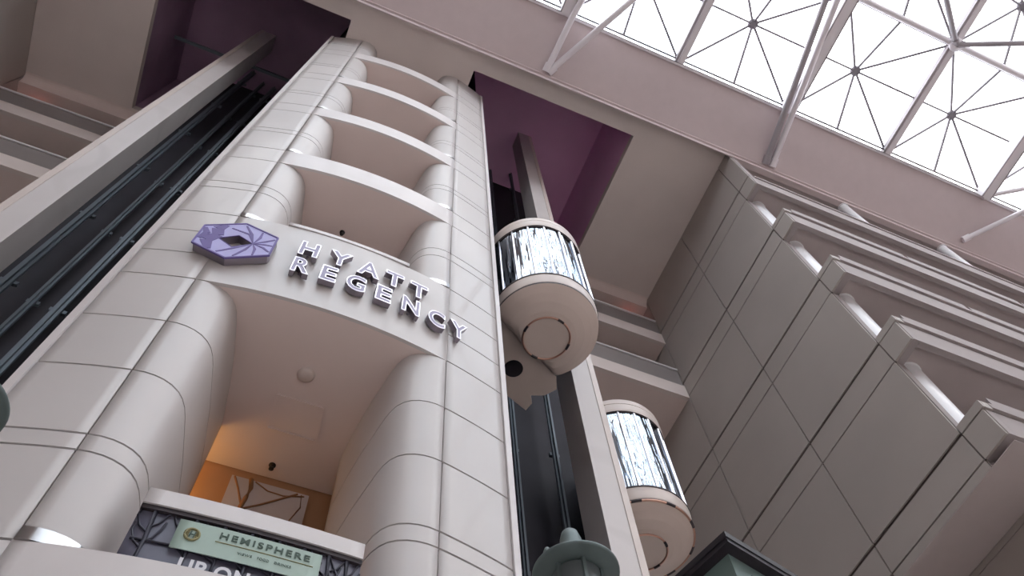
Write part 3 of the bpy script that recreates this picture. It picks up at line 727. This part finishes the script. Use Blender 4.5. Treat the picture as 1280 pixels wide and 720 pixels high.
# struts
def strut(pts, r, label, m='steel', grp='roof struts rising from the ledge'):
    o = thing('roof_strut', W(*pts[0]), label, 'strut', grp)
    mb = MB(); mb.tube([W(*q) for q in pts], r, 12); mb.build('tube', M[m], o)
    mb = MB(); a = W(*pts[0]); d = (W(*pts[1]) - a).normalized(); mb.tube([a - d * .02, a + d * .25], r * 1.35, 12); mb.build('end_sleeve', M[m], o)
strut([(.4765, .1440, 1.002), (.4480, -.070, 1.024), (.404, -.245, 1.026)], .100, 'dark grey roof strut of the crossing pair at the ledge', 'dsteel')
strut([(.4860, .1440, 1.002), (.4640, -.064, 1.026), (.4480, -.245, 1.028)], .100, 'pinkish roof strut of the crossing pair at the ledge')
strut([(.7935, .1370, 1.004), (.860, .0700, 1.018), (1.02, -.095, 1.028)], .085, 'thin roof strut starting low by the slim posts')
strut([(.800, .0760, 1.030), (.847, .0440, 1.028), (1.0, -.060, 1.025)], .085, 'thin roof strut starting at the glazing edge beam')
strut([(.162, .1440, 1.002), (.168, .075, 1.018), (.19, -.10, 1.028)], .10, 'steep pale roof strut washed out by glare')
strut([(.165, .1440, 1.002), (.228, .0300, 1.022), (.30, -.10, 1.03)], .10, 'slanting pale roof strut washed out by glare')
nd = (4 * CELL, Y0 - CELY, HS - .006)
strut([nd, (4 * CELL - .16, nd[1] - .09, .948)], .085, 'roof strut dropping from the tube junction toward the tower', 'dsteel', 'struts hanging from the tube junction')
strut([nd, (4 * CELL + .16, nd[1] - .085, .948)], .085, 'roof strut dropping from the tube junction away from the tower', 'dsteel', 'struts hanging from the tube junction')
o = thing('node_plate', W(*nd), 'steel gusset joint where roof tubes meet', 'joint')
mb = MB(); mb.lathe(W(nd[0], nd[1], nd[2] - .004), [(.10, 0), (.22, .05), (.22, .14), (.10, .19)], 20); mb.build('hub', M['steel'], o)

# ------------------------------------------------------------------ street lamp and kiosk
def street_lamp(cx, cy, z, label):          # cx, cy in metres, z height of the hood underside
    o = thing('street_lamp', Vector((cx, cy, 0)), label, 'lamp', 'grey green street lamps'); c = Vector((cx, cy, 0))
    mb = MB(); mb.lathe(c, [(.16, 0), (.16, .10), (.10, .16), (.07, .5), (.055, .6), (.05, z - .55), (.07, z - .50), (.11, z - .45)], 24); mb.build('post', M['lampgreen'], o)
    mb = MB(); mb.lathe(c, [(.10, z - .45), (.125, z - .40), (.125, z - .02)], 28); ln = mb.build('lens', M['frost'], o)
    mb = MB()
    for k in range(6):
        a = k * math.pi / 3 + .35; p0 = c + Vector((.128 * math.cos(a), .128 * math.sin(a), z - .45)); mb.bar(p0, p0 + Vector((0, 0, .45)), .018)
    mb.build('cage_bar', M['lampgreen'], ln)
    mb = MB(); mb.lathe(c, [(.05, z - .005), (.214, z - .008), (.2226, z), (.2226, z + .012), (.208, z + .022), (.12, z + .05), (.10, z + .075), (.10, z + .09)], 44); hd = mb.build('hood', M['lampgreen'], o)
    mb = MB(); mb.lathe(c, [(.10, z + .085), (.075, z + .10), (.062, z + .16), (.058, z + .24), (.045, z + .29), (.024, z + .315), (.001, z + .322)], 28); mb.build('finial', M['lampgreen'], hd)
    mb = MB(); mb.lathe(c + Vector((-.175, -.049, 0)), [(.022, z + .012), (.022, z + .05), (.012, z + .075), (.001, z + .08)], 14); mb.build('side_knob', M['lampgreen'], hd)
    return o
LH = 3.0
street_lamp(.5432 * LH, .8871 * LH, LH + EYE, 'grey green street lamp with a round hood in front of the shaft')
l2 = street_lamp(-.4360 * LH, .884 * LH, LH + EYE, 'grey green street lamp hood barely entering at the picture edge by the shaft')
# kiosk
kh = 2.1
kc = (.731 * kh, .7138 * kh); ax = Vector((.1022, .0268, 0)).normalized(); ay = Vector((-ax.y, ax.x, 0))
ko = Vector((kc[0], kc[1], 0))            # far roof corner; the roof spreads along ax and -ay
o = thing('kiosk', ko + ax * .36 + ay * .36, 'teal framed kiosk corner under a black square roof', 'kiosk')
def K(a, b, z): return ko + ax * a + ay * b + Vector((0, 0, z))
def kbox(mb, a0, a1, b0, b1, z0, z1, mi=0): mb.hexa([K(a0, b0, z0), K(a1, b0, z0), K(a1, b1, z0), K(a0, b1, z0), K(a0, b0, z1), K(a1, b0, z1), K(a1, b1, z1), K(a0, b1, z1)], mi)
zr = kh + EYE - .055
mb = MB(); L2 = .72
kbox(mb, 0, L2, 0, L2, zr, zr + .02); kbox(mb, -.004, L2 + .004, -.004, L2 + .004, zr + .02, zr + .045); kbox(mb, .08, L2 - .08, .08, L2 - .08, zr + .045, zr + .06); mb.build('roof', M['black'], o)
i0 = .040; i1 = L2 - i0
mb = MB()
kbox(mb, i0, i1, i0, i1, zr - .045, zr); body = mb.build('cornice', M['teal'], o)
for a, b in ((i0, i0), (i1 - .09, i0), (i0, i1 - .09), (i1 - .09, i1 - .09)):
    mb = MB(); kbox(mb, a, a + .09, b, b + .09, 0, zr - .045); mb.build('corner_post', M['teal'], o)
for (a0, a1, b0, b1) in ((i0 + .02, i0 + .05, i0 + .09, i1 - .09), (i1 - .05, i1 - .02, i0 + .09, i1 - .09), (i0 + .09, i1 - .09, i0 + .02, i0 + .05), (i0 + .09, i1 - .09, i1 - .05, i1 - .02)):
    mb = MB(); kbox(mb, a0, a1, b0, b1, .9, zr - .09); mb.build('window_pane', M['darkglass'], o)
    mb = MB(); kbox(mb, a0, a1, b0, b1, 0, .9); mb.build('side_panel', M['teal'], o); mb = MB(); kbox(mb, a0, a1, b0, b1, zr - .09, zr - .045); mb.build('side_panel', M['teal'], o)

# ------------------------------------------------------------------ rest of the atrium shell, plus an added roof
mb = MB(); mb.box(-XE, XE, -1.0, .57, ZF - .01, ZF); struct(mb, 'floor', M['floor'])
mb = MB(); mb.box(-XE, XE, -1.0, YE, HS, HS + .01); mb.box(-XE, -.325, YE, YS - .0035, HS, HS + .01); mb.box(1.125, XE, YE, YS - .0035, HS, HS + .01); struct(mb, 'ceiling_sky_blocker', M['rearwall'])  # unseen opaque roof, added to cut sky light and grade it down the tower
mb = MB(); mb.box(-XE, XE, -1.01, -1.0, ZF, HS); struct(mb, 'wall_front', M['rearwall'])
mb = MB(); mb.box(-XE - .01, -XE, -1.01, .57, ZF, HS + .01); struct(mb, 'wall_far_left', M['rearwall'])
mb = MB(); mb.box(XE, XE + .01, -1.01, .57, ZF, HS + .01); struct(mb, 'wall_far_right', M['rearwall'])

# ------------------------------------------------------------------ daylight
w = bpy.data.worlds.new('World'); bpy.context.scene.world = w; w.use_nodes = True; nt = w.node_tree
bg = nt.nodes['Background']; tc = nt.nodes.new('ShaderNodeTexCoord'); ns = nt.nodes.new('ShaderNodeTexNoise'); ns.inputs['Scale'].default_value = 3.2; ns.inputs['Detail'].default_value = 3
rp = nt.nodes.new('ShaderNodeValToRGB'); rp.color_ramp.elements[0].position = .40; rp.color_ramp.elements[1].position = .58
rp.color_ramp.elements[0].color = (.80, .90, 1, 1); rp.color_ramp.elements[1].color = (1, .985, .972, 1)
nt.links.new(tc.outputs['Generated'], ns.inputs['Vector']); nt.links.new(ns.outputs['Fac'], rp.inputs['Fac']); nt.links.new(rp.outputs['Color'], bg.inputs['Color'])
bg.inputs['Strength'].default_value = 4.6

# ------------------------------------------------------------------ camera
cd = bpy.data.cameras.new('Camera'); cam = bpy.data.objects.new('Camera', cd); C.objects.link(cam)
Rm = [(0.92162562, -0.38461286, -0.05176062), (0.32515649, 0.83810147, -0.43801732), (0.21184774, 0.38685769, 0.89747516)]
r_, d_, f_ = map(Vector, Rm)
m = Matrix((r_, -d_, -f_)).transposed().to_4x4(); m.translation = Vector((0, 0, EYE)); cam.matrix_world = m
cd.sensor_width = 36; cd.lens = 1009.5 / 1280 * 36; cd.clip_start = .05; cd.clip_end = 500
sc = bpy.context.scene; sc.camera = cam
sc.view_settings.view_transform = 'Standard'; sc.view_settings.look = 'None'; sc.view_settings.gamma = 1; sc.view_settings.use_curve_mapping = False
sc.view_settings.exposure = 0.15
sc.cycles.max_bounces = 10; sc.cycles.diffuse_bounces = 6; sc.cycles.transparent_max_bounces = 12; sc.cycles.use_denoising = True
